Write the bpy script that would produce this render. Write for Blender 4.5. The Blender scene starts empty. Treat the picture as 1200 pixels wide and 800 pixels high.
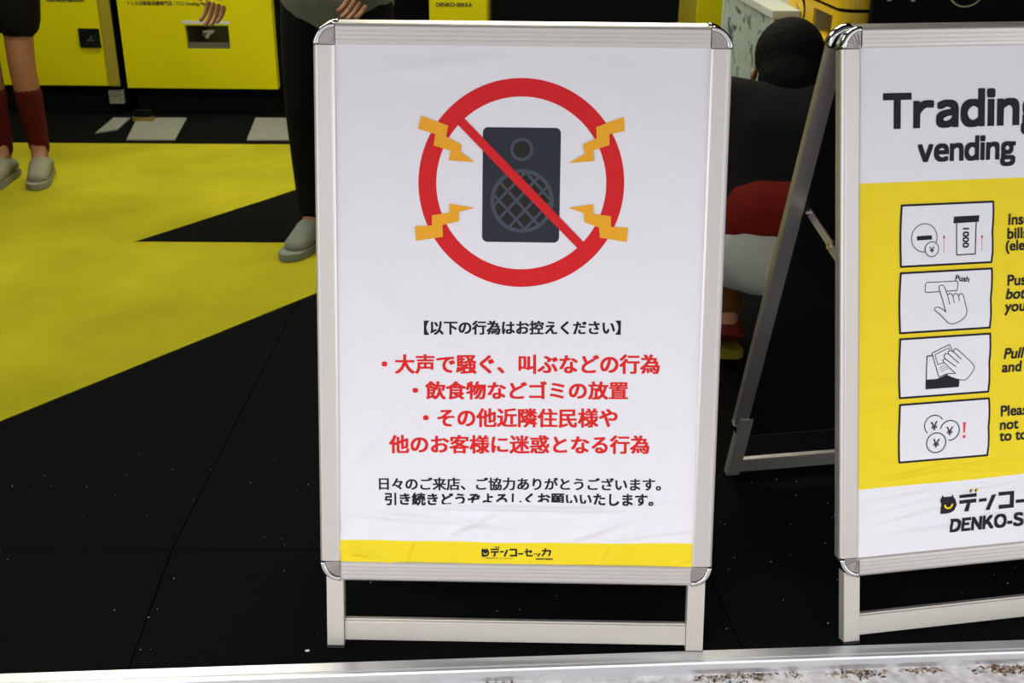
import bpy, bmesh, math, random
from mathutils import Vector, Matrix
from mathutils.geometry import tessellate_polygon

sc = bpy.context.scene
COL = sc.collection
R = math.radians

# ------------------------------------------------------------------ camera
cam_data = bpy.data.cameras.new('camera')
cam = bpy.data.objects.new('camera', cam_data)
COL.objects.link(cam)
sc.camera = cam
cam_data.sensor_width = 36.0
cam_data.lens = 1277.37 / 1200 * 36
cam_data.clip_start = 0.05
th, rl = R(23.381), R(0.521)
Fw = Vector((0, math.cos(th), -math.sin(th)))
Up = Vector((0, math.sin(th), math.cos(th)))
Rt = Vector((1, 0, 0))
R2 = Rt * math.cos(rl) + Up * math.sin(rl)
U2 = -Rt * math.sin(rl) + Up * math.cos(rl)
m = Matrix((R2, U2, -Fw)).transposed().to_4x4()
m.translation = Vector((0, 0, 1.18535))
cam.matrix_world = m
cam_data.dof.use_dof = True
cam_data.dof.focus_distance = 1.68
cam_data.dof.aperture_fstop = 13.0

# ------------------------------------------------------------------ sky, light, exposure
world = bpy.data.worlds.new('sky')
sc.world = world
world.use_nodes = True
wt = world.node_tree
wt.nodes['Background'].inputs['Color'].default_value = (0.93, 0.95, 1.0, 1)
wt.nodes['Background'].inputs['Strength'].default_value = 2.5
sun_d = bpy.data.lights.new('hazy_sun', 'SUN'); sun_d.energy = 2.5; sun_d.angle = R(32); sun_d.color = (1.0, .985, .96)
sun = bpy.data.objects.new('hazy_sun', sun_d); COL.objects.link(sun)
sun.rotation_euler = (R(50), 0, R(-38))      # diffuse daylight over the street from the left
sc.view_settings.view_transform = 'Standard'
sc.view_settings.look = 'None'
sc.view_settings.exposure = 0.0
sc.view_settings.gamma = 1.0
sc.view_settings.use_curve_mapping = False


def tag(o, label=None, cat=None, group=None, kind=None):
    if label: o['label'] = label
    if cat: o['category'] = cat
    if group: o['group'] = group
    if kind: o['kind'] = kind
    return o


# ------------------------------------------------------------------ materials
MATS = {}


def mat(name, col=(.5, .5, .5), rough=.6, metal=0.0, spec=.5, coat=0.0, coat_rough=.1,
        noise=None, bump=None, emit=None):
    """noise=(scale, amount, detail): colour variation; bump=(scale, strength, distance)"""
    if name in MATS: return MATS[name]
    M = bpy.data.materials.new(name)
    M.use_nodes = True
    nt = M.node_tree
    b = nt.nodes['Principled BSDF']
    b.inputs['Base Color'].default_value = (*col, 1)
    b.inputs['Roughness'].default_value = rough
    b.inputs['Metallic'].default_value = metal
    b.inputs['Specular IOR Level'].default_value = spec
    b.inputs['Coat Weight'].default_value = coat
    b.inputs['Coat Roughness'].default_value = coat_rough
    tc = nt.nodes.new('ShaderNodeTexCoord')
    if noise:
        n = nt.nodes.new('ShaderNodeTexNoise')
        n.inputs['Scale'].default_value = noise[0]
        n.inputs['Detail'].default_value = noise[2] if len(noise) > 2 else 4
        nt.links.new(tc.outputs['Object'], n.inputs['Vector'])
        cr = nt.nodes.new('ShaderNodeValToRGB')
        a = noise[1]
        cr.color_ramp.elements[0].position = .3
        cr.color_ramp.elements[1].position = .7
        cr.color_ramp.elements[0].color = (*[c * (1 - a) for c in col], 1)
        cr.color_ramp.elements[1].color = (*[min(1, c * (1 + a)) for c in col], 1)
        nt.links.new(n.outputs['Fac'], cr.inputs['Fac'])
        nt.links.new(cr.outputs['Color'], b.inputs['Base Color'])
    if bump:
        n = nt.nodes.new('ShaderNodeTexNoise')
        n.inputs['Scale'].default_value = bump[0]
        n.inputs['Detail'].default_value = 3
        nt.links.new(tc.outputs['Object'], n.inputs['Vector'])
        bp = nt.nodes.new('ShaderNodeBump')
        bp.inputs['Strength'].default_value = bump[1]
        bp.inputs['Distance'].default_value = bump[2]
        nt.links.new(n.outputs['Fac'], bp.inputs['Height'])
        nt.links.new(bp.outputs['Normal'], b.inputs['Normal'])
        if coat: nt.links.new(bp.outputs['Normal'], b.inputs['Coat Normal'])
    if emit:
        b.inputs['Emission Color'].default_value = (*emit[:3], 1)
        b.inputs['Emission Strength'].default_value = emit[3]
    MATS[name] = M
    return M


ALU = mat('brushed_aluminium', (.66, .63, .60), .40, .85, bump=(60, .05, .001))
ALU_LEG = mat('matt_aluminium', (.66, .63, .565), .45, .7)
CHROME = mat('chrome_cap', (.62, .62, .62), .16, 1.0)
CHROME_D = mat('moulded_cap_centre', (.40, .37, .35), .30, .95, bump=(140, .5, .002))
RUBBER = mat('black_rubber', (.01, .01, .012), .7)
PAPER = mat('poster_white', (.75, .735, .775), .62, spec=.2, coat=.06, coat_rough=.2, bump=(55, .12, .004))
YEL = mat('poster_yellow', (.80, .62, .015), .62, spec=.2, coat=.06, coat_rough=.2, bump=(55, .12, .004))
RED = mat('print_red', (.62, .018, .022), .62, spec=.12, coat=.06, coat_rough=.2)
REDT = mat('print_red_text', (.66, .02, .018), .6, spec=.12, coat=.06, coat_rough=.2)
INK = mat('print_black', (.016, .014, .02), .6, spec=.12, coat=.06, coat_rough=.2)
NAVY = mat('print_navy', (.028, .030, .042), .6, spec=.12, coat=.06, coat_rough=.2)
SLATE = mat('print_slate', (.062, .070, .095), .6, spec=.12, coat=.06, coat_rough=.2)
DGREY = mat('print_dark_grey', (.022, .020, .018), .6, spec=.12, coat=.06, coat_rough=.2)
ORANGE = mat('print_orange', (.80, .37, .025), .62, spec=.12, coat=.06, coat_rough=.2)
PINK = mat('print_pink_red', (.70, .08, .10), .6, spec=.12, coat=.06, coat_rough=.2)
BLACKPANEL = mat('black_board', (.006, .006, .007), .35)
MACH = mat('machine_yellow', (.62, .565, .001), .6, spec=.12, noise=(2.5, .05))
MACH_W = mat('capsule_yellow', (.66, .42, .006), .42, spec=.35, noise=(3, .05))
MACH_T = mat('machine_trim_brown', (.30, .25, .01), .5)
PLINTH = mat('black_steel', (.004, .004, .004), .8, spec=.1)
BLKWALL = mat('black_wall', (.006, .006, .006), .9, spec=.1)
GLASSBLK = mat('dark_window', (.006, .007, .006), .12)
SILVER = mat('silver_bits', (.45, .47, .42), .35, .6)
BRASS = mat('brass', (.55, .40, .10), .35, .9)
LABELW = mat('label_white', (.55, .56, .52), .6)
GOLD = mat('pale_gold_paint', (.40, .36, .17), .6)
STICK = mat('grey_sticker', (.26, .27, .20), .7, noise=(90, .35))


def carpet_mat(name, col, amt, fleck=None, stains=False, spec=.15):
    M = mat(name, col, .95, spec=spec, noise=(420, amt, 2), bump=(650, .6, .002))
    nt = M.node_tree
    b = nt.nodes['Principled BSDF']
    src = b.inputs['Base Color'].links[0].from_socket
    tc = [n for n in nt.nodes if n.type == 'TEX_COORD'][0]
    # broad wear
    n = nt.nodes.new('ShaderNodeTexNoise'); n.inputs['Scale'].default_value = 3.2; n.inputs['Detail'].default_value = 6
    nt.links.new(tc.outputs['Object'], n.inputs['Vector'])
    r = nt.nodes.new('ShaderNodeMapRange')
    r.inputs['From Min'].default_value = .3; r.inputs['From Max'].default_value = .75
    r.inputs['To Min'].default_value = .82; r.inputs['To Max'].default_value = 1.1
    nt.links.new(n.outputs['Fac'], r.inputs['Value'])
    mx = nt.nodes.new('ShaderNodeMix'); mx.data_type = 'RGBA'; mx.blend_type = 'MULTIPLY'
    mx.inputs[0].default_value = 1
    nt.links.new(src, mx.inputs[6]); nt.links.new(r.outputs['Result'], mx.inputs[7])
    out = mx.outputs[2]
    if stains:
        s = nt.nodes.new('ShaderNodeTexNoise'); s.inputs['Scale'].default_value = 9; s.inputs['Detail'].default_value = 5
        s.inputs['Roughness'].default_value = .7
        mp = nt.nodes.new('ShaderNodeMapping'); mp.inputs['Scale'].default_value = (.8, 1.6, 1)
        nt.links.new(tc.outputs['Object'], mp.inputs['Vector']); nt.links.new(mp.outputs['Vector'], s.inputs['Vector'])
        c = nt.nodes.new('ShaderNodeValToRGB')
        c.color_ramp.elements[0].position = .70; c.color_ramp.elements[1].position = .76
        c.color_ramp.elements[0].color = (0, 0, 0, 1); c.color_ramp.elements[1].color = (.7, .7, .7, 1)
        nt.links.new(s.outputs['Fac'], c.inputs['Fac'])
        m2 = nt.nodes.new('ShaderNodeMix'); m2.data_type = 'RGBA'
        nt.links.new(c.outputs['Color'], m2.inputs[0]); nt.links.new(out, m2.inputs[6])
        m2.inputs[7].default_value = (.08, .075, .01, 1)
        out = m2.outputs[2]
    nt.links.new(out, b.inputs['Base Color'])
    return M


CARPET = carpet_mat('black_carpet', (.0022, .0026, .0032), .6, spec=.06)
CARPET_Y = carpet_mat('yellow_carpet', (.36, .33, .012), .10, stains=True, spec=.05)
CARPET_W = mat('white_floor_board', (.20, .21, .18), .6, noise=(40, .06))
STEEL = mat('threshold_aluminium', (.74, .74, .76), .28, .75, bump=(25, .06, .001))
CONC = mat('concrete', (.60, .58, .58), .9, noise=(55, .28, 9), bump=(120, .5, .004))

# ------------------------------------------------------------------ mesh helpers


class MB:
    """collects polygons; build() links ONE mesh object"""

    def __init__(s): s.v = []; s.f = []; s.mi = []; s.mats = []

    def midx(s, mt):
        if mt not in s.mats: s.mats.append(mt)
        return s.mats.index(mt)

    def add(s, verts, faces, mt, M=None):
        b = len(s.v); i = s.midx(mt)
        for p in verts:
            p = Vector(p)
            s.v.append(M(p) if callable(M) else (M @ p if M is not None else p))
        for f in faces:
            s.f.append([b + k for k in f]); s.mi.append(i)

    def box(s, lo, hi, mt, M=None):
        x0, y0, z0 = lo; x1, y1, z1 = hi
        s.add([(x0, y0, z0), (x1, y0, z0), (x1, y1, z0), (x0, y1, z0), (x0, y0, z1), (x1, y0, z1), (x1, y1, z1), (x0, y1, z1)],
              [(0, 3, 2, 1), (4, 5, 6, 7), (0, 1, 5, 4), (1, 2, 6, 5), (2, 3, 7, 6), (3, 0, 4, 7)], mt, M)

    def prism(s, poly, a, b, mt, M=None, axis='z'):
        """extrude the 2D polygon along z from a to b"""
        n = len(poly)
        tri = [tuple(t) for t in tessellate_polygon([[Vector((x, y, 0)) for x, y in poly]])]
        vs = [(x, y, a) for x, y in poly] + [(x, y, b) for x, y in poly]
        fs = [t[::-1] for t in tri] + [tuple(k + n for k in t) for t in tri]
        fs += [(i, (i + 1) % n, (i + 1) % n + n, i + n) for i in range(n)]
        s.add(vs, fs, mt, M)

    def cyl(s, p0, p1, r0, r1, mt, n=16, M=None):
        p0 = Vector(p0); p1 = Vector(p1); d = (p1 - p0).normalized()
        a = d.orthogonal().normalized(); c = d.cross(a)
        vs = []
        for p, r in ((p0, r0), (p1, r1)):
            for k in range(n):
                t = 2 * math.pi * k / n
                vs.append(p + a * math.cos(t) * r + c * math.sin(t) * r)
        fs = [(k, (k + 1) % n, (k + 1) % n + n, k + n) for k in range(n)] + [tuple(range(n))[::-1], tuple(range(n, 2 * n))]
        s.add(vs, fs, mt, M)

    def build(s, name, parent=None, bevel=0, smooth=False, seg=2):
        me = bpy.data.meshes.new(name)
        bm = bmesh.new()
        vs = [bm.verts.new(p) for p in s.v]
        for f, i in zip(s.f, s.mi):
            try:
                fc = bm.faces.new([vs[k] for k in f]); fc.material_index = i; fc.smooth = smooth
            except ValueError:
                pass
        bmesh.ops.recalc_face_normals(bm, faces=bm.faces)
        if bevel:
            es = [e for e in bm.edges if len(e.link_faces) == 2 and e.calc_face_angle(0) > R(35)]
            bmesh.ops.bevel(bm, geom=es, offset=bevel, segments=seg, affect='EDGES', profile=.5, clamp_overlap=True)
        bm.to_mesh(me); bm.free()
        for mt in s.mats: me.materials.append(mt)
        o = bpy.data.objects.new(name, me); COL.objects.link(o)
        if parent: o.parent = parent
        return o


def boxobj(name, lo, hi, mt, parent=None, bevel=0.0, M=None):
    b = MB(); b.box(lo, hi, mt, M); return b.build(name, parent, bevel)


def empty(name, loc=(0, 0, 0), rz=0.0):
    o = bpy.data.objects.new(name, None); COL.objects.link(o)
    o.location = loc; o.rotation_euler = (0, 0, rz); o.empty_display_size = .1
    return o


# ------------------------------------------------------------------ the setting
def struct(o): o['kind'] = 'structure'; return o


XL, XR, YB, ZC = -3.3, 2.6, 6.6, 2.7


def thr(x): return 1.382 + (x + .812) * (1.489 - 1.382) / 1.68      # back edge of the threshold


b = MB(); b.prism([(XL, thr(XL)), (XR, thr(XR)), (XR, YB), (XL, YB)], -.10, -.008, BLKWALL)
floor = struct(b.build('floor'))


def floor_piece(name, poly, z0, z1, mt):
    b = MB(); b.prism(poly, z0, z1, mt); return b.build(name, floor)


# yellow lightning inlay (metric outline on the floor) and black carpet tiles round it
sx = [-.642 - .0796 * (y - 1.734) for y in (1.36, 1.734)]
g = .0012
tiles = []
for k in range(-3, 4):
    xa, xb = -.64 + k, -.64 + k + 1
    tiles.append(('carpet_tile', [(xa + g + .028, thr(xa) ), (xb - g + .028, thr(xb)), (xb - g, 1.745 + .020 * (xb + .0) - g), (xa + g, 1.745 + .020 * xa - g)]))
for k in range(-3, 4):
    for j in range(5):
        xa, xb = -.64 + k, -.64 + k + 1
        ya, yb = 1.745 + j, 1.745 + j + 1
        tiles.append(('carpet_tile', [(xa + g, ya + .020 * xa + g), (xb - g, ya + .020 * xb + g), (xb - g, min(yb + .020 * xb, 6.6) - g), (xa + g, min(yb + .020 * xa, 6.6) - g)]))
for n_, pl in tiles:
    pl = [(max(XL, min(XR, x)), y) for x, y in pl]
    if abs(pl[0][0] - pl[1][0]) < .05: continue
    floor_piece(n_, pl, -.008, 0.0, CARPET)
# yellow carpet: a big lightning bolt in two fields meeting along y = 3.58
floor_piece('yellow_carpet', [(-2.9, 1.40), (-2.2, 1.42), (-1.75, 1.435), (-1.187, 2.245), (-.597, 3.094), (-.259, 3.580), (-1.302, 3.572), (-.946, 4.133), (-.41, 5.04), (-2.9, 5.005)], 0.0, .002, CARPET_Y)
floor_piece('white_inlay', [(-1.825, 5.085), (-1.598, 5.089), (-1.680, 5.585), (-1.93, 5.572)], 0.0, .006, CARPET_W)
floor_piece('white_inlay', [(-1.94, 5.30), (-1.965, 5.572), (-2.05, 5.57), (-2.02, 5.22)], 0.0, .006, CARPET_W)
floor_piece('white_inlay', [(-1.262, 5.102), (-.95, 5.11), (-1.03, 5.60), (-1.330, 5.60)], 0.0, .006, CARPET_W)

struct(boxobj('wall_back', (XL, YB, -.1), (XR, YB + .1, ZC), BLKWALL))
struct(boxobj('wall_left', (XL - .1, 1.36, -.1), (XL, YB + .1, ZC), BLKWALL))
struct(boxobj('wall_right', (XR, 1.36, -.1), (XR + .1, YB + .1, ZC), BLKWALL))
struct(boxobj('ceiling', (XL, 1.36, ZC), (XR, YB + .1, ZC + .1), BLKWALL))
CANOPY = mat('canopy_grey', (.16, .16, .16), .8)
struct(boxobj('trim_1', (XL - 1, 1.2, 2.35), (XR + 1, 1.36, 3.6), CANOPY))          # lintel over the open front
struct(boxobj('shade_canopy', (XL - 1, -.60, 2.40), (XR + 1, 1.2, 2.55), CANOPY))           # unseen canopy added over the pavement, reach set to shade the upper posters
# threshold, an extruded aluminium strip running along the open front
td = Vector((1.68, .107, 0)).normalized(); tn = Vector((td.y, -td.x, 0))
t0 = Vector((-.812, 1.382, 0))
prof = [(0, -.02), (0, .003), (.001, .0036), (.011, .0036), (.013, .0062), (.0235, .0062), (.0245, .0036), (.0265, .0036), (.0275, .0056), (.0315, .0056), (.034, .003), (.036, -.006), (.0365, -.030)]
b = MB()
n = len(prof)
vs = []
for t in (-2.4, 3.4):
    for (q, z) in prof + [(0.0, -.030)]:
        vs.append(t0 + td * t + tn * q + Vector((0, 0, z)))
n += 1
b.add(vs, [(i, (i + 1) % n, (i + 1) % n + n, i + n) for i in range(n)] + [tuple(range(n))[::-1], tuple(range(n, 2 * n))], STEEL)
struct(b.build('trim_3'))
b = MB()
b.add([(-8, -9, -.016), (8, -9, -.016), (8, 1.50 + .42, -.016), (-8, 1.345 - .42, -.016), (-8, -9, -.2), (8, -9, -.2), (8, 1.92, -.2), (-8, .925, -.2)],
      [(0, 1, 2, 3), (4, 7, 6, 5), (0, 4, 5, 1), (1, 5, 6, 2), (2, 6, 7, 3), (3, 7, 4, 0)], CONC)
pave = struct(b.build('pavement'))
FAC = mat('facade_render', (.30, .29, .28), .85, noise=(2, .15))
struct(boxobj('wall_opposite', (-14, -10, -.2), (14, -9, 6.5), FAC))
LAMPM = mat('lamp_diffuser', (.9, .9, .9), .5, emit=(1.0, .96, .80, 44.0))
for i_, (lx, ly) in enumerate(((-1.8, 3.3), (.2, 3.3), (-1.8, 5.0), (.2, 5.0))):
    lt = empty('ceiling_light', (lx, ly, ZC - .001)); tag(lt, 'flat white ceiling panel light ' + ('left, nearer the open front', 'right, nearer the open front', 'left, nearer the yellow machines', 'right, nearer the yellow machines')[i_], 'ceiling light', 'ceiling panel lights inside the shop')
    boxobj('housing', (-.62, -.12, -.05), (.62, .12, -.0), mat('lamp_housing', (.5, .5, .5), .5), lt, .003)
    boxobj('diffuser', (-.60, -.10, -.056), (.60, .10, -.051), LAMPM, lt)
# keep the pavement out from under the shop floor
me = pave.data
for v in me.vertices:
    if v.co.y > 0:
        p = t0 + td * ((v.co.x + .812) / td.x) + tn * .030
        v.co.y = p.y

# ------------------------------------------------------------------ lettering
_glyph = {}


def text_mesh(body, res=6):
    """flat triangulated outline of a string -> (verts2d, faces)"""
    if body in _glyph: return _glyph[body]
    c = bpy.data.curves.new('t', 'FONT'); c.body = body; c.resolution_u = res
    o = bpy.data.objects.new('t', c); COL.objects.link(o)
    bpy.context.view_layer.update()
    dg = bpy.context.evaluated_depsgraph_get()
    me = bpy.data.meshes.new_from_object(o.evaluated_get(dg))
    vs = [(v.co.x, v.co.y) for v in me.vertices]; fs = [tuple(p.vertices) for p in me.polygons]
    bpy.data.objects.remove(o); bpy.data.curves.remove(c); bpy.data.meshes.remove(me)
    _glyph[body] = (vs, fs)
    return vs, fs


def packed(body, gap=.07, space=.28):
    """pack full-width glyphs of the CJK face side by side (a bold grotesque for latin words)"""
    V, F = [], []; x = 0
    for ch in body:
        if ch == ' ': x += space; continue
        w = '-' if ch == '-' else chr(ord(ch) - 0x21 + 0xFF01)
        vs, fs = text_mesh(w)
        x0 = min(v[0] for v in vs); x1 = max(v[0] for v in vs); b0 = len(V)
        V += [(v[0] - x0 + x, v[1]) for v in vs]; F += [tuple(i + b0 for i in f) for f in fs]
        x += x1 - x0 + gap
    return V, F


def fit(vs, c, w, h, bold=0.0, shear=0.0, rot=0.0, keep=False):
    x0 = min(v[0] for v in vs); x1 = max(v[0] for v in vs); y0 = min(v[1] for v in vs); y1 = max(v[1] for v in vs)
    kx = (w - 2 * bold) / (x1 - x0); ky = (h - 2 * bold) / (y1 - y0) if h else kx
    out = []
    for x, y in vs:
        X = (x - (x0 + x1) / 2) * kx; Y = (y - (y0 + y1) / 2) * ky
        X += shear * Y
        out.append((c[0] + X * math.cos(rot) - Y * math.sin(rot), c[1] + X * math.sin(rot) + Y * math.cos(rot)))
    return out


def strokes(pts, w, closed=False, round_=True):
    """ribbon of quads + round joints along a polyline"""
    V, F = [], []
    P = [Vector(p) for p in pts]
    if closed: P.append(P[0])
    for a, c in zip(P[:-1], P[1:]):
        d = (c - a)
        if d.length < 1e-7: continue
        d.normalize(); nn = Vector((-d.y, d.x)) * w / 2; b0 = len(V)
        V += [tuple(a + nn), tuple(a - nn), tuple(c - nn), tuple(c + nn)]; F.append((b0, b0 + 1, b0 + 2, b0 + 3))
    if round_:
        for p in P:
            b0 = len(V)
            V += [(p.x + w / 2 * math.cos(2 * math.pi * k / 10), p.y + w / 2 * math.sin(2 * math.pi * k / 10)) for k in range(10)]
            F.append(tuple(range(b0, b0 + 10)))
    return V, F


def poly(pts):
    tri = tessellate_polygon([[Vector((x, y, 0)) for x, y in pts]])
    return list(pts), [tuple(t) for t in tri]


def arc(c, rx, ry, a0=0, a1=360, n=48):
    return [(c[0] + rx * math.cos(R(a0 + (a1 - a0) * k / n)), c[1] + ry * math.sin(R(a0 + (a1 - a0) * k / n))) for k in range(n + 1)]


def smooth_line(pts, n=6, closed=False):
    P = [Vector(p) for p in pts]; out = []
    N = len(P)
    rng = range(N if closed else N - 1)
    for i in rng:
        p0 = P[(i - 1) % N] if (closed or i > 0) else P[0]
        p1 = P[i]; p2 = P[(i + 1) % N]
        p3 = P[(i + 2) % N] if (closed or i + 2 < N) else P[-1]
        for k in range(n):
            t = k / n
            out.append(tuple(.5 * ((2 * p1) + (p2 - p0) * t + (2 * p0 - 5 * p1 + 4 * p2 - p3) * t * t + (3 * p1 - p0 - 3 * p2 + p3) * t ** 3)))
    if not closed: out.append(tuple(P[-1]))
    return out


def ring(c, rx, ry, w, n=72):
    V = []
    for k in range(n):
        t = 2 * math.pi * k / n
        V.append((c[0] + rx * math.cos(t), c[1] + ry * math.sin(t))); V.append((c[0] + (rx - w) * math.cos(t), c[1] + (ry - w) * math.sin(t)))
    F = [(2 * k, 2 * k + 1, (2 * k + 3) % (2 * n), (2 * k + 2) % (2 * n)) for k in range(n)]
    return V, F


class Decal:
    """a flat print laid on a curved sheet; several coloured pieces, one mesh"""

    def __init__(s, surf, parent, place, lift=.00035):
        s.surf = surf; s.parent = parent; s.place = place; s.lift = lift; s.parts = []

    def add(s, VF, mt, layer=0, bold=0.0, warp=None, ybold=1.0):
        V, F = VF
        if bold:
            k = 8; a = 0
            by = bold * ybold; offs = [(0, 0)] + [(bold * i, by * j) for i in (-1, 0, 1) for j in (-1, 0, 1) if i or j]
        else: offs = [(0, 0)]
        for i, (dx, dy) in enumerate(offs):
            s.parts.append(([(v[0] + dx, v[1] + dy) for v in V], F, mt, layer + i * .02, warp))
        return s

    def build(s, name, cut=None, label=None):
        mats = []
        bm = bmesh.new()
        for V, F, mt, layer, warp in s.parts:
            if mt not in mats: mats.append(mt)
            bb = bmesh.new(); vs = [bb.verts.new((x, y, 0)) for x, y in V]
            for f in F:
                try: bb.faces.new([vs[k] for k in f])
                except ValueError: pass
            if cut:
                x0 = min(v[0] for v in V); x1 = max(v[0] for v in V); y0 = min(v[1] for v in V); y1 = max(v[1] for v in V)
                for ax, lo, hi in ((0, x0, x1), (1, y0, y1)):
                    q = (math.floor(lo / cut) + 1) * cut
                    while q < hi:
                        co = (q, 0, 0) if ax == 0 else (0, q, 0); no = (1, 0, 0) if ax == 0 else (0, 1, 0)
                        bmesh.ops.bisect_plane(bb, geom=bb.verts[:] + bb.edges[:] + bb.faces[:], plane_co=co, plane_no=no, dist=1e-7)
                        q += cut
            if warp:
                for v in bb.verts: v.co.x, v.co.y = warp(v.co.x, v.co.y)
            i = mats.index(mt)
            mp = {}
            for v in bb.verts:
                u, w = v.co.x, v.co.y
                mp[v] = bm.verts.new(s.place(u, w, s.surf(u, w) + s.lift + .0002 * layer))
            for f in bb.faces:
                try:
                    nf = bm.faces.new([mp[v] for v in f.verts]); nf.material_index = i
                except ValueError: pass
            bb.free()
        me = bpy.data.meshes.new(name); bm.to_mesh(me); bm.free()
        for mt in mats: me.materials.append(mt)
        o = bpy.data.objects.new(name, me); COL.objects.link(o); o.parent = s.parent
        if label: o['label'] = label
        return o


# ------------------------------------------------------------------ A-frame sign stands
W, S0, S1, RW, TH, INS = .640, .1180, 1.0059, .033, .020, .0095


def make_stand(name, x, y, yaw, al, surf, label):
    root = empty(name, (x, y, 0), yaw)
    tag(root, label, 'sign')
    ca, sa = math.cos(al), math.sin(al)

    def L(u, s, t): return Vector((u, s * sa - t * ca, s * ca + t * sa))
    A = S1 * sa + (TH + .0015) * ca + .002

    def Lb(u, s, t):
        p = L(u, s, t); return Vector((p.x, 2 * A - p.y, p.z))

    rail_prof = [(0, -TH), (0, -.006), (.0012, -.0030), (.0035, -.0008), (.0065, 0), (.0120, 0), (.0124, -.0006), (.0134, -.0006), (.0138, 0),
                 (.0185, 0), (.0189, -.0006), (.0199, -.0006), (.0203, 0), (.0250, 0), (.0254, -.0006), (.0262, -.0006), (.0266, 0), (.0305, -.0004), (RW, -.0022), (RW, -TH)]
    side_prof = [(0, -TH), (0, -.006), (.0012, -.0030), (.0040, -.0004), (.0075, 0), (.0085, -.0003), (.0280, -.0003), (.0300, 0), (RW, -.0022), (RW, -TH)]

    def rail(nm, prof, mp, a, c, Q, parent=root):
        b = MB(); k = len(prof)
        vs = [Q(*mp(w, z, a)) for w, z in prof] + [Q(*mp(w, z, c)) for w, z in prof]
        b.add(vs, [(i, (i + 1) % k, (i + 1) % k + k, i + k) for i in range(k)] + [tuple(range(k))[::-1], tuple(range(k, 2 * k))], ALU)
        return b.build(nm, parent)

    C = .0345
    for Q, rear in ((L, False), (Lb, True)):
        rail('side_rail', side_prof, lambda w, z, q: (w, q, z), S0 + C, S1 - C, Q)
        rail('side_rail', side_prof, lambda w, z, q: (W - w, q, z), S0 + C, S1 - C, Q)
        rail('top_rail', rail_prof, lambda w, z, q: (q, S1 - w, z), C, W - C, Q)
        rail('bottom_rail', rail_prof, lambda w, z, q: (q, S0 + w, z), C, W - C, Q)
        for (cu, cs, du, ds) in ((0, S1, 1, -1), (W, S1, -1, -1), (0, S0, 1, 1), (W, S0, -1, 1)):
            oc = (cu + du * .033, cs + ds * .033)          # inner corner, centre of the quarter round

            def q(r, a): return (oc[0] - du * r * math.cos(a), oc[1] - ds * r * math.sin(a))
            angs = [math.pi / 2 * i / 12 for i in range(13)]
            b = MB()
            # rim: rounded half-tube swept round the corner
            sec = [(.0335, -TH), (.0337, -.005), (.0325, .0005), (.0300, .0026), (.0270, .0028), (.0248, .0012), (.0240, -.002), (.0240, -TH)]
            k = len(sec); vs = []
            for a in angs:
                for r, z in sec: vs.append(Q(*q(r, a), z))
            fs = []
            for i in range(12):
                for j in range(k):
                    fs.append((i * k + j, i * k + (j + 1) % k, (i + 1) * k + (j + 1) % k, (i + 1) * k + j))
            fs += [tuple(range(k)), tuple(range(12 * k, 13 * k))]
            b.add(vs, fs, CHROME)
            cap = b.build('corner_cap', root)
            for p_ in cap.data.polygons: p_.use_smooth = len(p_.vertices) == 4
            b = MB()
            pl = [(oc[0], oc[1])] + [q(.0242, a) for a in angs]
            b.prism(pl, -TH + .001, -.0012, CHROME_D, lambda p: Q(p.x, p.y, p.z))
            for i in range(5):
                a = R(12 + i * 16.5)
                b.prism([q(.006, a - .06), q(.0225, a - .05), q(.0225, a + .05), q(.006, a + .06)], -.0015, .0004, CHROME_D, lambda p: Q(p.x, p.y, p.z))
            b.build('cap_centre', cap)
        # legs, tube stock standing behind the frame, and their cross rail
        for u0 in (INS, W - INS - .028):
            b = MB(); b.box((u0, .0025, -.024), (u0 + .028, S0 + .05, -.0045), ALU_LEG, lambda p: Q(p.x, p.y, p.z))
            leg = b.build('leg', root, .0008)
            b = MB(); b.box((u0 - .0004, -.0035, -.0244), (u0 + .0284, .0060, -.0041), RUBBER, lambda p: Q(p.x, max(p.y, .0) if p.y > 0 else .0, p.z))
            f = b.build('foot_cap', leg)
        b = MB(); b.box((INS + .0285, .0135, -.022), (W - INS - .0285, .0460, -.009), ALU_LEG, lambda p: Q(p.x, p.y, p.z))
        b.box((INS + .0285, .0462, -.022), (W - INS - .0285, .0495, -.012), ALU, lambda p: Q(p.x, p.y, p.z))
        b.build('cross_rail', root, .0006)
        b = MB(); b.box((RW - .004, S0 + .002, -.0212), (W - RW + .004, S1 - RW + .004, -.0202), BLACKPANEL, lambda p: Q(p.x, p.y, p.z))
        b.build('backing_board', root)
    # rear poster: plain sheet, never seen
    b = MB(); b.box((RW - .002, S0 + RW - .002, -.0090), (W - RW + .002, S1 - RW + .002, -.0075), PAPER, lambda p: Lb(p.x, p.y, p.z))
    b.build('rear_poster', root)
    # top hinge plates
    for u in (.08, W - .12):
        b = MB(); b.cyl((u, A, S1 * ca - .012), (u + .04, A, S1 * ca - .012), .004, .004, CHROME, 10); b.build('hinge', root)
    # folding stays between the two leaves, one at each side
    for u in (.036, W - .036):
        pf = L(u, .60, -TH - .001); pr_ = Lb(u, .665, -TH - .001)
        mid = pf.lerp(pr_, .52)
        b = MB()
        for a, c, dx in ((pf, mid, 0), (mid, pr_, .0035)):
            d = (c - a).normalized(); nn = d.cross(Vector((1, 0, 0))).normalized() * .0085
            o_ = Vector((dx, 0, 0)); w_ = Vector((.0025, 0, 0))
            vs = [a - nn + o_, a + nn + o_, c + nn + o_, c - nn + o_]
            vs += [v + w_ for v in vs]
            b.add(vs, [(0, 1, 2, 3), (7, 6, 5, 4), (0, 4, 5, 1), (1, 5, 6, 2), (2, 6, 7, 3), (3, 7, 4, 0)], ALU)
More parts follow.
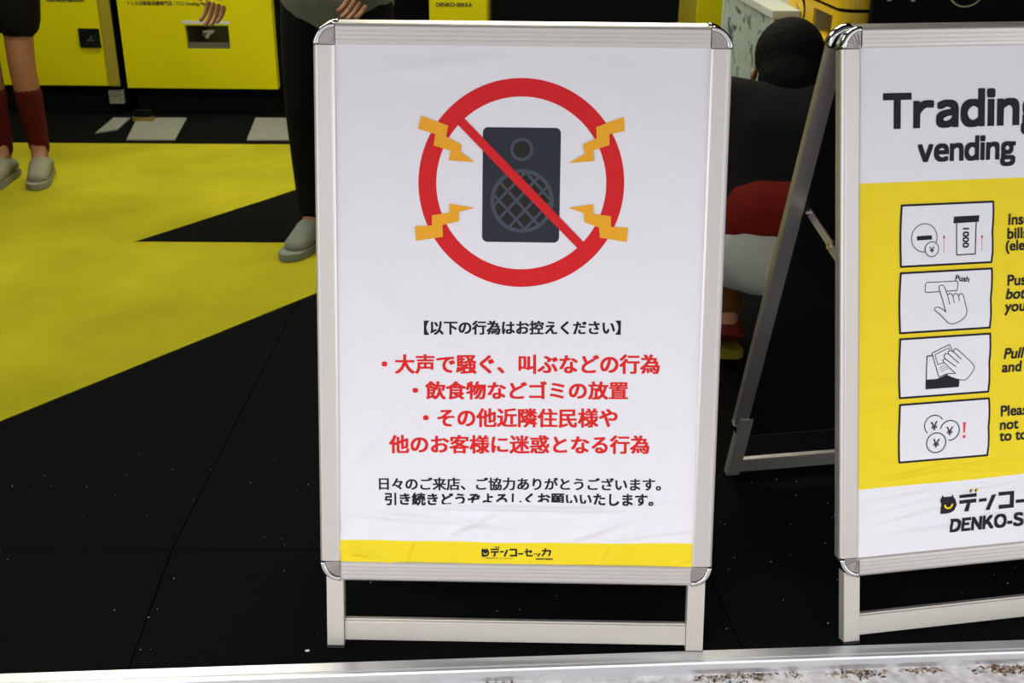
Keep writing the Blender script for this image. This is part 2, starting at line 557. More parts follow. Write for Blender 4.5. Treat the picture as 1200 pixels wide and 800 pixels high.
        for p_ in (pf, mid, pr_): b.cyl(p_ - Vector((.004, 0, 0)), p_ + Vector((.009, 0, 0)), .0045, .0045, CHROME, 10)
        b.build('folding_stay', root)
    # front poster sheet
    u0, u1, s0, s1 = RW - .0015, W - RW + .0015, S0 + RW - .0060, S1 - RW + .0015
    return root, L, (u0, u1, s0, s1)


def sheet(root, L, ext, surf, bands, nu, ns):
    """poster sheet as one displaced grid, colour bands cut at given edges: bands=[(s_low(u) , material)] bottom to top"""
    u0, u1, s0, s1 = ext
    b = MB()
    edges = [lambda u: s0] + [e for e, _ in bands[1:]] + [lambda u: s1]
    us = [u0 + (u1 - u0) * i / nu for i in range(nu + 1)]
    tot = s1 - s0
    for bi, (_, mt) in enumerate(bands):
        um = (u0 + u1) / 2
        rows = max(2, int(ns * (edges[bi + 1](um) - edges[bi](um)) / tot))
        vs = []
        for j in range(rows + 1):
            for u in us:
                s = edges[bi](u) * (1 - j / rows) + edges[bi + 1](u) * j / rows
                vs.append(L(u, s, surf(u, s)))
        fs = [(j * (nu + 1) + i, j * (nu + 1) + i + 1, (j + 1) * (nu + 1) + i + 1, (j + 1) * (nu + 1) + i) for j in range(rows) for i in range(nu)]
        b.add(vs, fs, mt)
    me = bpy.data.meshes.new('poster')
    me.from_pydata([tuple(v) for v in b.v], [], b.f)
    for mt in b.mats: me.materials.append(mt)
    for p, i in zip(me.polygons, b.mi): p.material_index = i; p.use_smooth = True
    o = bpy.data.objects.new('poster', me); COL.objects.link(o); o.parent = root
    return o


def ridge(u, s, a, c, w, h):
    """a crease from a to c, half-width w, height h, fading at its ends"""
    ax, ay = a; cx, cy = c; dx, dy = cx - ax, cy - ay; l2 = dx * dx + dy * dy
    t = ((u - ax) * dx + (s - ay) * dy) / l2
    if t < -.1 or t > 1.1: return 0
    tt = min(1, max(0, t)); d = abs((u - ax) * dy - (s - ay) * dx) / math.sqrt(l2)
    if d > 3 * w: return 0
    return h * math.exp(-(d / w) ** 2) * math.sin(math.pi * min(1, max(0, (t + .1) / 1.2))) ** .7


T0 = -.0045


def surf1(u, s):
    d = T0 + .0005 * math.sin(u * 9 + 1) * math.sin(s * 6 + .4)
    d += .0004 * math.sin(7 * u + 13 * s)
    k = max(0, (.36 - s) / .2)
    if k > 0:
        d += k * (.0016 * math.sin(30 * u + 70 * s + 2 * math.sin(9 * u)) + .0005 * math.sin(90 * u - 60 * s))
    for r_ in CR1: d += 4.6 * ridge(u, s, *r_)
    return d


CR1 = [((.17, .2455), (.50, .2445), .0032, .0013), ((.04, .235), (.30, .215), .006, .0010), ((.28, .236), (.20, .195), .006, .0010),
       ((.52, .235), (.40, .192), .007, .0011), ((.61, .215), (.47, .197), .005, .0009), ((.03, .175), (.12, .150), .003, .0009),
       ((.036, .180), (.072, .172), .0025, .0010), ((.05, .165), (.09, .168), .003, .0009), ((.14, .152), (.15, .185), .003, .0006),
       ((.455, .150), (.47, .185), .003, .0006), ((.58, .155), (.61, .168), .003, .0008), ((.40, .24), (.60, .27), .006, .0007),
       ((.12, .40), (.04, .30), .012, .0008), ((.33, .45), (.50, .28), .02, .0006), ((.05, .62), (.20, .50), .02, .0006),
       ((.42, .97), (.55, .80), .03, .0006), ((.1, .93), (.3, .955), .012, .0005)]


def surf2(u, s):
    d = T0 + .0007 * math.sin(u * 7 + 1) * math.sin(s * 8 + .4) + .0004 * math.sin(11 * u + 17 * s)
    d += .0005 * math.sin(52 * s + 3 * u)
    for r_ in CR2: d += 4.0 * ridge(u, s, *r_)
    return d


CR2 = [((.04, .275), (.22, .300), .0025, .0010), ((.10, .283), (.33, .300), .0025, .0010), ((.20, .288), (.33, .278), .003, .0008),
       ((.04, .25), (.18, .262), .005, .0009), ((.05, .225), (.16, .243), .003, .0009), ((.05, .205), (.20, .232), .004, .0009),
       ((.06, .19), (.25, .20), .006, .0009), ((.18, .205), (.33, .21), .003, .0007), ((.04, .325), (.095, .305), .003, .0008),
       ((.04, .45), (.09, .44), .006, .0009), ((.04, .40), (.10, .41), .006, .0009), ((.20, .25), (.33, .262), .004, .0008)]

root1, L1, ext1 = make_stand('sign_stand', -.31106, 1.45215, R(-.672), R(14.95), surf1,
                             'silver A-frame sign with a white no-noise poster, crossed-out loudspeaker and red Japanese text')


def e1(u): return .1862 + .004 * (u - .03) + .0012 * math.sin(14 * u) + .0006 * math.sin(37 * u)


p1 = sheet(root1, L1, ext1, surf1, [(None, YEL), (e1, PAPER)], 190, 290)


def D1(): return Decal(surf1, p1, L1)


rt = R(.75)
D1().add(ring((.3207, .7655), .1597, .1603, .0277, 96), RED, 0).build('prohibition_ring', .02, 'thick red ring printed round the crossed-out loudspeaker')
sp = D1()


def rrect(x0, y0, x1, y1, r, n=5):
    o = []
    for cx, cy, a in ((x1 - r, y1 - r, 0), (x0 + r, y1 - r, 90), (x0 + r, y0 + r, 180), (x1 - r, y0 + r, 270)):
        for k in range(n + 1): o.append((cx + r * math.cos(R(a + 90 * k / n)), cy + r * math.sin(R(a + 90 * k / n))))
    return o



sp.add(poly(rrect(.2606, .6752, .3810, .8514, .008)), NAVY, 0)
sp.add(ring((.3210, .8182), .0178, .0178, .0048, 40), SLATE, 1)
sp.add(poly(arc((.3210, .8182), .0128, .0128, 0, 354, 36)), DGREY, 1)
sp.add(poly(arc((.3225, .7392), .0440, .0440, 0, 354, 60)), DGREY, 1)
c0 = Vector((.3225, .7392)); rr = .0440
for k in range(-2, 3):
    for sgn_ in (1, -1):
        off = (k + (.35 if sgn_ > 0 else -.3)) * .0200; hl = rr * rr - off * off
        if hl <= 0: continue
        hl = math.sqrt(hl); d = Vector((math.cos(R(47)), sgn_ * math.sin(R(47)))); nn = Vector((-d.y, d.x))
        a_ = c0 + nn * off - d * hl; b_ = c0 + nn * off + d * hl
        sp.add(strokes([a_, b_], .0042, round_=False), SLATE, 2 + .02 * k)
sp.add(ring((.3225, .7392), .0492, .0492, .0060, 64), SLATE, 3)
sp.build('speaker_icon', .02, 'dark printed loudspeaker with a round mesh grille')
D1().add(poly([(.2325, .8636), (.4218, .6745), (.4094, .6676), (.2220, .8545)]), RED, 5).build('diagonal_bar', .02, 'thin red bar crossing the loudspeaker')
for l_ in ([(.1654, .8675), (.2073, .853), (.204, .8366), (.2279, .8242), (.2265, .8134), (.2481, .7981), (.2084, .8), (.2113, .8146), (.1845, .8228), (.1873, .8397), (.1606, .8478)],
           [(.4767, .8691), (.4787, .8477), (.4556, .8428), (.456, .8264), (.4315, .8181), (.4333, .8017), (.3938, .7984), (.4183, .8123), (.4146, .8264), (.4363, .8369), (.4349, .8533)],
           [(.2486, .7279), (.2241, .7209), (.2242, .7066), (.1987, .7005), (.1997, .6822), (.1572, .6754), (.1557, .698), (.1823, .6998), (.1822, .7156), (.2092, .7198), (.2092, .7336)],
           [(.3942, .7297), (.4334, .7359), (.4342, .7207), (.4611, .7176), (.4616, .7009), (.488, .7003), (.4867, .6777), (.4447, .6839), (.4429, .6997), (.4201, .7076), (.4188, .7219)]):
    D1().add(poly(l_), ORANGE, 6).build('lightning_bolt', .02)

for body, c_, w_, h_, mt, bo, lab in (
        ('【以下の行為はお控えください】', (.3255, .5405), .3115, .0235, INK, .00085, 'dark bracketed Japanese heading'),
        ('・大声で騒ぐ、叫ぶなどの行為', (.3235, .4820), .4425, .0325, REDT, .00110, 'first line of bold red Japanese text'),
        ('・飲食物などゴミの放置', (.3236, .4396), .3445, .0310, REDT, .00110, 'second line of bold red Japanese text'),
        ('・その他近隣住民様や', (.3241, .3948), .3117, .0325, REDT, .00110, 'third line of bold red Japanese text'),
        ('他のお客様に迷惑となる行為', (.3228, .3512), .4188, .0318, REDT, .00110, 'fourth line of bold red Japanese text'),
        ('日々のご来店、ご協力ありがとうございます。', (.3247, .2856), .4562, .0225, INK, .0007, 'thank-you line in black Japanese text')):
    V, F = text_mesh(body)
    D1().add((fit(V, c_, w_, h_, bo, rot=rt), F), mt, 0, bold=bo, ybold=.55).build('printed_text', .010, lab)
# the last line runs into a crease: the foot of its middle letters is folded away
V, F = text_mesh('引き続きどうぞよろしくお願いいたします。')


def foldwarp(u, s):
    sb = .2490 + (u - .3236) * math.tan(rt)
    k = max(0.0, 1 - abs((u - .325) / .155) ** 2.2)
    lim = sb + .0062 * k
    return (u, lim if s < lim else s)


D1().add((fit(V, (.3236, .2600), .4352, .0215, .0007, rot=rt), F), INK, 0, bold=.0007, warp=foldwarp).build('printed_text', .003, 'last line of black Japanese text, partly folded away')


def logo(place, k, o, rot, dec, ink=INK, yel=YEL, small=True):
    """shop logo: round D with two horns, then blocky katakana; millimetres from the emblem's foot"""
    def T(VF):
        V, F = VF
        return [(o[0] + (x * math.cos(rot) - y * math.sin(rot)) * k / 1000, o[1] + (x * math.sin(rot) + y * math.cos(rot)) * k / 1000) for x, y in V], F
    I = lambda VF, l=0: dec.add(T(VF), ink, l)
    I(poly([(1.2, .3), (1.0, 19), (0, 21), (.4, 26.5), (2.8, 28.6), (3.6, 33.4), (6.5, 29.4), (20, 29.4), (23, 32.8), (24, 28.6), (27.5, 23.5), (29, 17.6), (30.6, 15), (29.2, 11.5), (26.5, 5), (20, 1.2), (13, .2)]))
    dec.add(T(strokes(arc((15.2, 16.6), 7, 7.2, 190, 352, 16), 3.2)), yel, 1)
    I(poly([(34.6, 30.4), (66, 31.6), (66.2, 25.2), (34.7, 25)])); I(poly([(34.8, 21.2), (65.8, 21.9), (66, 15.2), (55.2, 15), (52.6, .6), (44, 1.2), (48.8, 15.2), (35.2, 15)]))
    for x in (55.5, 65):
        dec.add(T(poly(arc((x, 36.6), 2.8, 3.5, 90, 270, 10))), ink, 0); dec.add(T(poly(arc((x + .2, 36.6), 2.8, 3.5, -90, 90, 10))), yel if small else ink, 0)
    I(poly([(70.5, 21), (85, 21.3), (84.8, 15.8), (70.7, 15.2)])); I(poly([(94, 25.6), (102.2, 26.4), (91, 0), (83.4, .2)]))
    I(poly([(106.4, 29.6), (135.2, 29.4), (135.5, .4), (107.5, 0), (107.4, 7), (127.8, 6.7), (127.8, 23.3), (106.5, 22.9)]))
    I(poly([(139, 13.4), (158, 13.6), (158, 7.4), (139, 7.6)]))
    I(strokes([(162, 17.5), (191, 22), (184, 13)], 5.6, round_=False)); I(strokes([(172, 30), (172, 3.2), (194, 3.2)], 6, round_=False))
    I(poly([(198, 12), (203, 12), (204, 6.5), (199, 6.5)])); I(poly([(206.5, 12), (211.5, 12), (212.5, 6.5), (207.5, 6.5)])); I(poly([(219, 13), (225, 13), (217, 0), (210.5, 0)]))
    I(strokes([(229, 21.5), (262, 21.5), (255, 1.5)], 6.4, round_=False)); I(strokes([(243, 31), (240, 14), (229, 1)], 6.4, round_=False))


d = D1(); logo(L1, .432, (.2637, .1626), rt, d, small=False)
d.build('shop_logo', .004, 'small black shop logo in blocky katakana')
d = D1()
V, F = text_mesh('トレカ自動販売機専門店 / TCG Vending Machine'); d.add((fit(V, (.2895, .1602), .0515, .0030), F), INK)
d.build('small_print'); d = D1()
V, F = text_mesh('DENKO-SEKKA'); d.add((fit(V, (.3667, .1596), .0278, .0026), F), INK, bold=.0002)
d.build('small_print')

# ------------------------------------------------------------------ second stand
root2, L2, ext2 = make_stand('sign_stand', .55174, 1.46929, R(10.061), R(15.737), surf2,
                             'silver A-frame sign cut by the right edge, yellow poster of vending machine instructions')
p2 = sheet(root2, L2, ext2, surf2, [(None, PAPER), (lambda u: .2655 + .0035 * (u - .04) / .3 + .0008 * math.sin(20 * u), YEL), (lambda u: .7647 - .001 * u, PAPER)], 190, 290)


def D2(): return Decal(surf2, p2, L2, .0008)


V, F = packed('Trading', .125)
x0 = min(v[0] for v in V); kx = (.2364 - .0056) / (max(v[0] for v in packed('Tradin', .125)[0]) - x0)
D2().add(([(.0712 + .0028 + (v[0] - x0) * kx, .8479 + .0028 + v[1] * .0680) for v in V], F), INK, bold=.0028).build('printed_text', None, 'large black word Trading')
V, F = packed('vending', .12)
x0 = min(v[0] for v in V); kx = (.1714 - .0036) / (max(v[0] for v in V) - x0)
D2().add(([(.1316 + .0018 + (v[0] - x0) * kx, .7946 + .0017 + v[1] * .0450) for v in V], F), INK, bold=.0018).build('printed_text', None, 'smaller black word vending')
BX = [(.1050, .2645, .7273, .6295), (.1050, .2645, .6190, .5217), (.1052, .2645, .5116, .4146), (.1056, .2650, .4032, .3066)]


def pan(i):
    a, c, t_, b_ = BX[i]
    A_ = [(233, 427, 83, .037, 287), (122, 1005, 60, .052, 655), (113, 1005, 85, .070, 648), (227, 414, 385, .085, 262)][i]

    def f(X, Y): return (a + (c - a) * (X - A_[0]) / A_[1], t_ - (t_ - b_) * (Y - A_[2] + A_[3] * (X - A_[0])) / A_[4])
    return f


LW = .0013
ph = ['coin slot and banknote', 'finger pushing a button', 'hand taking a card pack', 'three yen coins']
for i in range(4):
    a, c, t_, b_ = BX[i]; f = pan(i)
    d = D2()
    wob = [(a, t_)] + [(a - .0012 * math.sin(math.pi * k / 6), t_ + (b_ - t_) * k / 6) for k in range(1, 6)] + [(a, b_)] + [(c - .001, b_)] + [(c + .0014 * math.sin(math.pi * k / 3) * (1 if k < 3 else -1) * .8, b_ + (t_ - b_) * k / 6) for k in range(1, 6)] + [(c, t_)]
    d.add(poly(wob), PAPER, 0)
    d.add(strokes(wob, .0034, True), INK, .3)
    if i == 0:
        d.add(strokes(arc(f(340, 235), .0222, .0226, 0, 360, 40)[:-1], LW, True), NAVY, 2)
        d.add(poly([f(305, 227), f(374, 223), f(376, 243), f(306, 247)]), INK, 3)
        d.add(poly(arc(f(375, 289), .0118, .0118, 0, 354, 30)), PAPER, 4)
        d.add(strokes(arc(f(375, 289), .0118, .0118, 0, 360, 30)[:-1], LW, True), NAVY, 5)
        V, F = text_mesh('￥'); d.add((fit(V, f(375, 291), .0088, .0098, .0003), F), NAVY, 5, bold=.0003)
        d.add(poly([f(476, 136), f(596, 131), f(594, 162), f(474, 168)]), INK, 2)
        d.add(strokes([f(490, 165), f(492, 318), f(580, 314), f(582, 160)], .0019), NAVY, 2)
        V, F = text_mesh('1000')
        V = [(y, -x) for x, y in V]; d.add((fit(V, f(534, 237), .0112, .0320, .0004), F), NAVY, 3, bold=.0005)
        for X in (432, 611):
            d.add(strokes([f(X, 306 if X < 500 else 298), f(X, 232)], .0008, round_=False), PINK, 2)
            d.add(poly([f(X - 6, 238), f(X + 6, 237), f(X, 222)]), RED, 3)
    elif i == 1:
        r_ = [f(412, 160), f(735, 145), f(752, 160), f(750, 235), f(738, 250), f(408, 270), f(392, 255), f(395, 175)]
        d.add(strokes(r_, LW, True), NAVY, 2)
        hand = smooth_line([f(625, 485), f(590, 360), f(548, 240), f(545, 205), f(572, 188), f(600, 205), f(620, 250), f(640, 300)], 5)
        h2 = smooth_line([f(640, 300), f(665, 282), f(690, 292), f(700, 310), f(720, 285), f(745, 285), f(762, 305), f(785, 285), f(812, 298), f(840, 390), f(860, 480), f(840, 540), f(780, 590), f(705, 618), f(650, 600), f(570, 520), f(505, 465), f(510, 438), f(545, 433), f(590, 458), f(625, 485)], 5)
        d.add(poly(hand[:-1] + h2[:-1]), PAPER, 3)
        d.add(strokes(hand, LW), NAVY, 4); d.add(strokes(h2, LW), NAVY, 4)
        for q in ([f(640, 290), f(667, 400)], [f(700, 310), f(720, 382)], [f(762, 305), f(775, 362)]): d.add(strokes(q, LW), NAVY, 4)
        V, F = text_mesh('Push'); d.add((fit(V, f(800, 118), .0250, .0095, .0003, rot=R(-9)), F), NAVY, 4, bold=.0003)
    elif i == 2:
        d.add(strokes([f(470, 262), f(412, 268), f(405, 630), f(770, 604), f(778, 535)], .0019), NAVY, 2)
        d.add(poly([f(405, 528), f(520, 522), f(630, 475), f(778, 530), f(768, 606), f(404, 630)]), INK, 2)
        d.add(poly([f(465, 235), f(660, 138), f(690, 200), f(740, 455), f(640, 462), f(550, 498)]), PAPER, 3)
        d.add(strokes([f(640, 462), f(550, 498), f(465, 235), f(660, 138), f(690, 200)], LW), NAVY, 4)
        d.add(strokes([f(600, 340), f(535, 360), f(498, 250), f(652, 175), f(665, 205)], LW), NAVY, 4)
        for q in ([f(555, 395), f(610, 368)], [f(560, 418), f(632, 385)], [f(568, 440), f(650, 402)]): d.add(strokes(q, .0008), NAVY, 4)
        hh = smooth_line([f(735, 458), f(600, 335), f(592, 310), f(612, 295), f(600, 265), f(615, 238), f(645, 240), f(650, 212), f(680, 208), f(702, 215), f(718, 190), f(750, 195), f(860, 290), f(930, 360), f(942, 410), f(860, 520), f(790, 528), f(700, 505), f(640, 478), f(650, 462), f(735, 458)], 5)
        d.add(poly(hh[:-1]), PAPER, 5); d.add(strokes(hh, LW), NAVY, 6)
        for q in ([f(612, 295), f(735, 382)], [f(645, 240), f(765, 340)], [f(702, 215), f(792, 297)]): d.add(strokes(q, LW * 1.2), NAVY, 6)
    else:
        for j, (X, Y, a0, a1) in enumerate(((385, 475, 35, 225), (458, 498, -95, 165), (396, 555, 0, 360))):
            d.add(strokes(arc(f(X, Y), .0172, .0168, a0, a1, 30), .0017), NAVY, 2 + j)
            V, F = text_mesh('￥'); d.add((fit(V, f(X, Y + 3), .0125, .0150, .0004, rot=R(-4 * (j - 1))), F), NAVY, 2, bold=.0004)
        d.add(poly([f(519, 460), f(533, 459), f(530, 508), f(522, 508)]), PINK, 2)
        d.add(poly(arc(f(526, 526), .0030, .0030, 0, 340, 16)), PINK, 2)
    d.build('instruction_picture', .008, 'framed line drawing of a ' + ph[i] if i < 3 else 'framed line drawing of three yen coins and a red exclamation mark')
for body, u_, s_, k_, sh in (('Insert', .2930, .6890, .0250, 0), ('bills', .2917, .6662, .0250, 0), ('(ele', .2890, .6470, .0235, 0), ('Push', .2935, .5895, .0250, 0), ('both', .2915, .5673, .0250, .18), ('you', .2900, .5465, .0250, .08),
                             ('Pull', .2905, .4680, .0250, .18), ('and', .2880, .4455, .0250, .05), ('Please', .2870, .3715, .0250, 0), ('not', .2862, .3485, .0250, 0), ('to to', .2858, .3290, .0250, 0)):
    V, F = text_mesh(body)
    x0 = min(v[0] for v in V)
    D2().add(([(u_ + .0004 + (x - x0 + sh * y) * k_, s_ + y * k_) for x, y in V], F), INK, bold=.0006).build('printed_text')
d = D2(); logo(L2, 1.0, (.1796, .2118), 0, d)
d.build('shop_logo', .004, 'black shop logo with a horned round emblem and yellow smile')
V, F = packed('DENKO-SEKKA', .13)
x0 = min(v[0] for v in V); kx = (.1048 - .0028) / (max(v[0] for v in packed('DENKO', .13)[0]) - x0)
D2().add(([(.1985 + .001 + (v[0] - x0) * kx, .1790 + .001 + v[1] * .0290) for v in V], F), INK, bold=.0014).build('printed_text', .004, 'black capitals under the katakana logo')


# ------------------------------------------------------------------ lettering straight on a vertical machine face
class Face:
    def __init__(s, y): s.y = y

    def __call__(s, u, v, t): return Vector((u, s.y - t, v))


def face_print(name, parent, y, items, lift=.0006):
    dc = Decal(lambda u, v: 0, parent, Face(y), lift)
    for VF, mt, bold in items: dc.add(VF, mt, bold=bold)
    return dc.build(name)


# ------------------------------------------------------------------ yellow card vending machines along the back
def vend(x0, x1, y, z0, h, depth, label):
    root = empty('vending_machine', ((x0 + x1) / 2, y + depth / 2, 0))
    tag(root, label, 'vending machine', None)
    inv = Matrix.Translation(-Vector(root.location))
    return root, inv


def vbox(name, root, inv, lo, hi, mt, bev=0.0):
    b = MB(); b.box(lo, hi, mt, inv); return b.build(name, root, bev)


def place_text(name, root, inv, y, V, F, c_, w_, h_, mt, bold=0.0):
    dc = Decal(lambda u, v: 0, root, lambda u, v, t: inv @ Vector((u, y - t, v)), .0006)
    dc.add((fit(V, c_, w_, h_, bold), F), mt, bold=bold)
    return dc.build(name)


Y0 = 5.65
MT = mat('machine_ink', (.02, .02, .01), .6)
# far left machine
r1, i1 = vend(-2.86, -2.022, Y0, .146, 1.7, .7, 'yellow card vending machine with a square black card reader, far left')
vbox('body', r1, i1, (-2.86, Y0 + .012, .148), (-2.03, Y0 + .7, 1.80), PLINTH, .004)
vbox('front_panel', r1, i1, (-2.855, Y0, .150), (-2.085, Y0 + .011, 1.79), MACH, .003)
vbox('edge_trim', r1, i1, (-2.082, Y0 - .002, .150), (-2.024, Y0 + .011, 1.79), MACH_T, .002)
vbox('plinth', r1, i1, (-2.82, Y0 + .05, 0), (-2.04, Y0 + .66, .1475), PLINTH)
vbox('floor_bracket', r1, i1, (-2.097, Y0 + .02, .056), (-2.022, Y0 + .048, .125), STICK, .002)
o = vbox('card_reader', r1, i1, (-2.197, Y0 - .010, .343), (-2.090, Y0, .437), GLASSBLK, .004)
dc = Decal(lambda u, v: 0, o, lambda u, v, t: i1 @ Vector((u, Y0 - .010 - t, v)), .0008)
dc.add(strokes(smooth_line([(-2.153, .375), (-2.145, .385), (-2.140, .374), (-2.132, .386), (-2.124, .378)]), .003), SILVER)
dc.add(strokes([(-2.140, .392), (-2.128, .400)], .002), SILVER); dc.build('reader_mark')
V, F = text_mesh('DENKO-SEKKA')
place_text('printed_text', r1, i1, Y0, V, F, (-2.240, .5745), .190, .024, MT, .0012)
# second machine
r2, i2 = vend(-1.985, -1.215, Y0, .142, 1.7, .7, 'yellow card vending machine with a dark pickup window under a white strip')
a, c = -1.985, -1.215
vbox('body', r2, i2, (a, Y0 + .06, .142), (c, Y0 + .7, 1.80), PLINTH, .004)
WX0, WX1, WZ0, WZ1 = -1.658, -1.440, .340, .456
b = MB()
for lo, hi in (((a, Y0, .142), (WX0, Y0 + .058, 1.79)), ((WX1, Y0, .142), (c, Y0 + .058, 1.79)), ((WX0, Y0, .142), (WX1, Y0 + .058, WZ0)), ((WX0, Y0, WZ1), (WX1, Y0 + .058, 1.79))):
    b.box(lo, hi, MACH, i2)
b.build('front_panel', r2)
w = vbox('pickup_window', r2, i2, (WX0 + .002, Y0 + .030, WZ0 + .002), (WX1 - .002, Y0 + .040, WZ1 - .002), GLASSBLK)
vbox('window_ledge', r2, i2, (WX0 + .002, Y0 + .012, WZ0 + .001), (WX1 - .002, Y0 + .029, WZ0 + .030), mat('ledge_grey', (.08, .08, .06), .5))
dc = Decal(lambda u, v: 0, w, lambda u, v, t: i2 @ Vector((u, Y0 + .030 - t, v)), .0008)
dc.add(poly([(-1.578, .425), (-1.545, .430), (-1.520, .431), (-1.522, .418), (-1.545, .406), (-1.552, .390), (-1.568, .389), (-1.566, .408), (-1.555, .414), (-1.560, .418), (-1.577, .414)]), SILVER)
dc.add(strokes([(-1.578, .428), (-1.577, .405), (-1.56, .395)], .002), SILVER)
dc.build('window_mark')
vbox('label_strip', r2, i2, (-1.671, Y0 - .0015, .464), (-1.430, Y0, .479), LABELW)
vbox('plinth', r2, i2, (a + .03, Y0 + .05, 0), (c - .03, Y0 + .66, .1415), PLINTH)
V, F = text_mesh('トレカ自動販売機専門店 / TCG Vending Machine')
place_text('printed_text', r2, i2, Y0, V, F, (-1.716, .5595), .432, .026, MT, .0006)
b = MB()
b.box((-1.925, 5.485, .006), (-1.825, 5.52, .026), BRASS); b.box((-1.915, 5.488, .027), (-1.835, 5.517, .06), PLINTH)
o = b.build('levelling_foot'); tag(o, 'small brass levelling foot on the white floor board under the machines', 'foot')
# third machine, behind the middle sign
r3, i3 = vend(-.43, -.122, 5.65, 0, 1.7, .5, 'narrow yellow machine with black lettering showing above the middle sign')
vbox('body', r3, i3, (-.428, 5.66, .12), (-.128, 6.15, 1.80), MACH_T, .004)
vbox('front_panel', r3, i3, (-.428, 5.65, .14), (-.140, 5.66, 1.79), MACH, .003)
vbox('plinth', r3, i3, (-.41, 5.70, 0), (-.15, 6.10, .12), PLINTH)
V, F = text_mesh('DENKO-SEKKA')
place_text('printed_text', r3, i3, 5.65, V, F, (-.303, .5665), .180, .021, MT, .001)
dc = Decal(lambda u, v: 0, r3, lambda u, v, t: i3 @ Vector((u, 5.65 - t, v)), .0006)
logo(None, .80, (-.40, .592), 0, dc, MT, MACH); dc.build('shop_logo')
# yellow cabinet on the right, beyond the printed one
r4, i4 = vend(.769, 1.35, 4.80, 0, 1.6, .5, 'plain yellow machine behind the printed cabinet, right of the middle sign')
vbox('body', r4, i4, (.769, 4.812, .12), (1.35, 5.32, 1.70), MACH_T, .006)
vbox('front_panel', r4, i4, (.772, 4.80, .14), (1.345, 4.812, 1.69), MACH, .003)
vbox('plinth', r4, i4, (.80, 4.85, 0), (1.32, 5.28, .12), PLINTH)

# ------------------------------------------------------------------ printed white cabinet
PAGE = bpy.data.materials.new('printed_comic_page'); PAGE.use_nodes = True
nt = PAGE.node_tree; bs = nt.nodes['Principled BSDF']; bs.inputs['Roughness'].default_value = .6
tc = nt.nodes.new('ShaderNodeTexCoord'); mp = nt.nodes.new('ShaderNodeMapping'); mp.inputs['Rotation'].default_value = (R(-28), 0, 0)
wv = nt.nodes.new('ShaderNodeTexWave'); wv.bands_direction = 'Z'; wv.inputs['Scale'].default_value = 15; wv.inputs['Distortion'].default_value = .6
nt.links.new(tc.outputs['Object'], mp.inputs['Vector']); nt.links.new(mp.outputs['Vector'], wv.inputs['Vector'])
vr = nt.nodes.new('ShaderNodeTexVoronoi'); vr.inputs['Scale'].default_value = 13
nz = nt.nodes.new('ShaderNodeTexNoise'); nz.inputs['Scale'].default_value = 11; nz.inputs['Detail'].default_value = 6; nz.inputs['Distortion'].default_value = 1.2
mp2 = nt.nodes.new('ShaderNodeMapping'); mp2.inputs['Rotation'].default_value = (R(35), 0, 0); mp2.inputs['Scale'].default_value = (1, .75, 1.1)
nt.links.new(tc.outputs['Object'], mp2.inputs['Vector']); nt.links.new(mp2.outputs['Vector'], nz.inputs['Vector'])
c1 = nt.nodes.new('ShaderNodeValToRGB'); c1.color_ramp.elements[0].position = .56; c1.color_ramp.elements[1].position = .62
c1.color_ramp.elements[0].color = (1, 1, 1, 1); c1.color_ramp.elements[1].color = (.22, .22, .22, 1)
nt.links.new(nz.outputs['Fac'], c1.inputs['Fac'])
c2 = nt.nodes.new('ShaderNodeValToRGB'); c2.color_ramp.elements[0].color = (.55, .55, .55, 1); c2.color_ramp.elements[0].position = .15; c2.color_ramp.elements[1].color = (1, 1, 1, 1); c2.color_ramp.elements[1].position = .5
nt.links.new(wv.outputs['Fac'], c2.inputs['Fac'])
mx = nt.nodes.new('ShaderNodeMix'); mx.data_type = 'RGBA'; mx.blend_type = 'MULTIPLY'; mx.inputs[0].default_value = 1
nt.links.new(c1.outputs['Color'], mx.inputs[6]); nt.links.new(c2.outputs['Color'], mx.inputs[7])
m3 = nt.nodes.new('ShaderNodeMix'); m3.data_type = 'RGBA'; m3.blend_type = 'MULTIPLY'; m3.inputs[0].default_value = 1
nt.links.new(mx.outputs[2], m3.inputs[6]); m3.inputs[7].default_value = (.42, .52, .46, 1)
nt.links.new(m3.outputs[2], bs.inputs['Base Color'])
CABW = mat('cabinet_offwhite', (.46, .50, .45), .55)
CABG = mat('cabinet_side_grey', (.34, .32, .29), .6)
rc = empty('display_cabinet', (1.05, 3.9, 0)); tag(rc, 'white cabinet printed with grey comic drawings, between the two signs', 'cabinet')
ic = Matrix.Translation(-Vector(rc.location))
vbox('body', rc, ic, (.806, 3.665, 0), (1.30, 4.33, .795), CABG, .004)
vbox('front_panel', rc, ic, (.80, 3.475, .05), (.876, 3.66, .760), CABG, .003)
vbox('printed_panel', rc, ic, (.797, 3.49, .03), (.8055, 4.29, .770), PAGE)
vbox('edge_frame', rc, ic, (.790, 3.475, .7702), (.878, 4.31, .797), CABW, .003)
vbox('edge_frame', rc, ic, (.790, 4.2905, .02), (.8055, 4.32, .7700), CABW, .003)
vbox('edge_frame', rc, ic, (.790, 3.474, .02), (.7995, 3.489, .7700), CABW, .002)
vbox('dark_picture', rc, ic, (.848, 3.470, .700), (.872, 3.4745, .757), GLASSBLK)
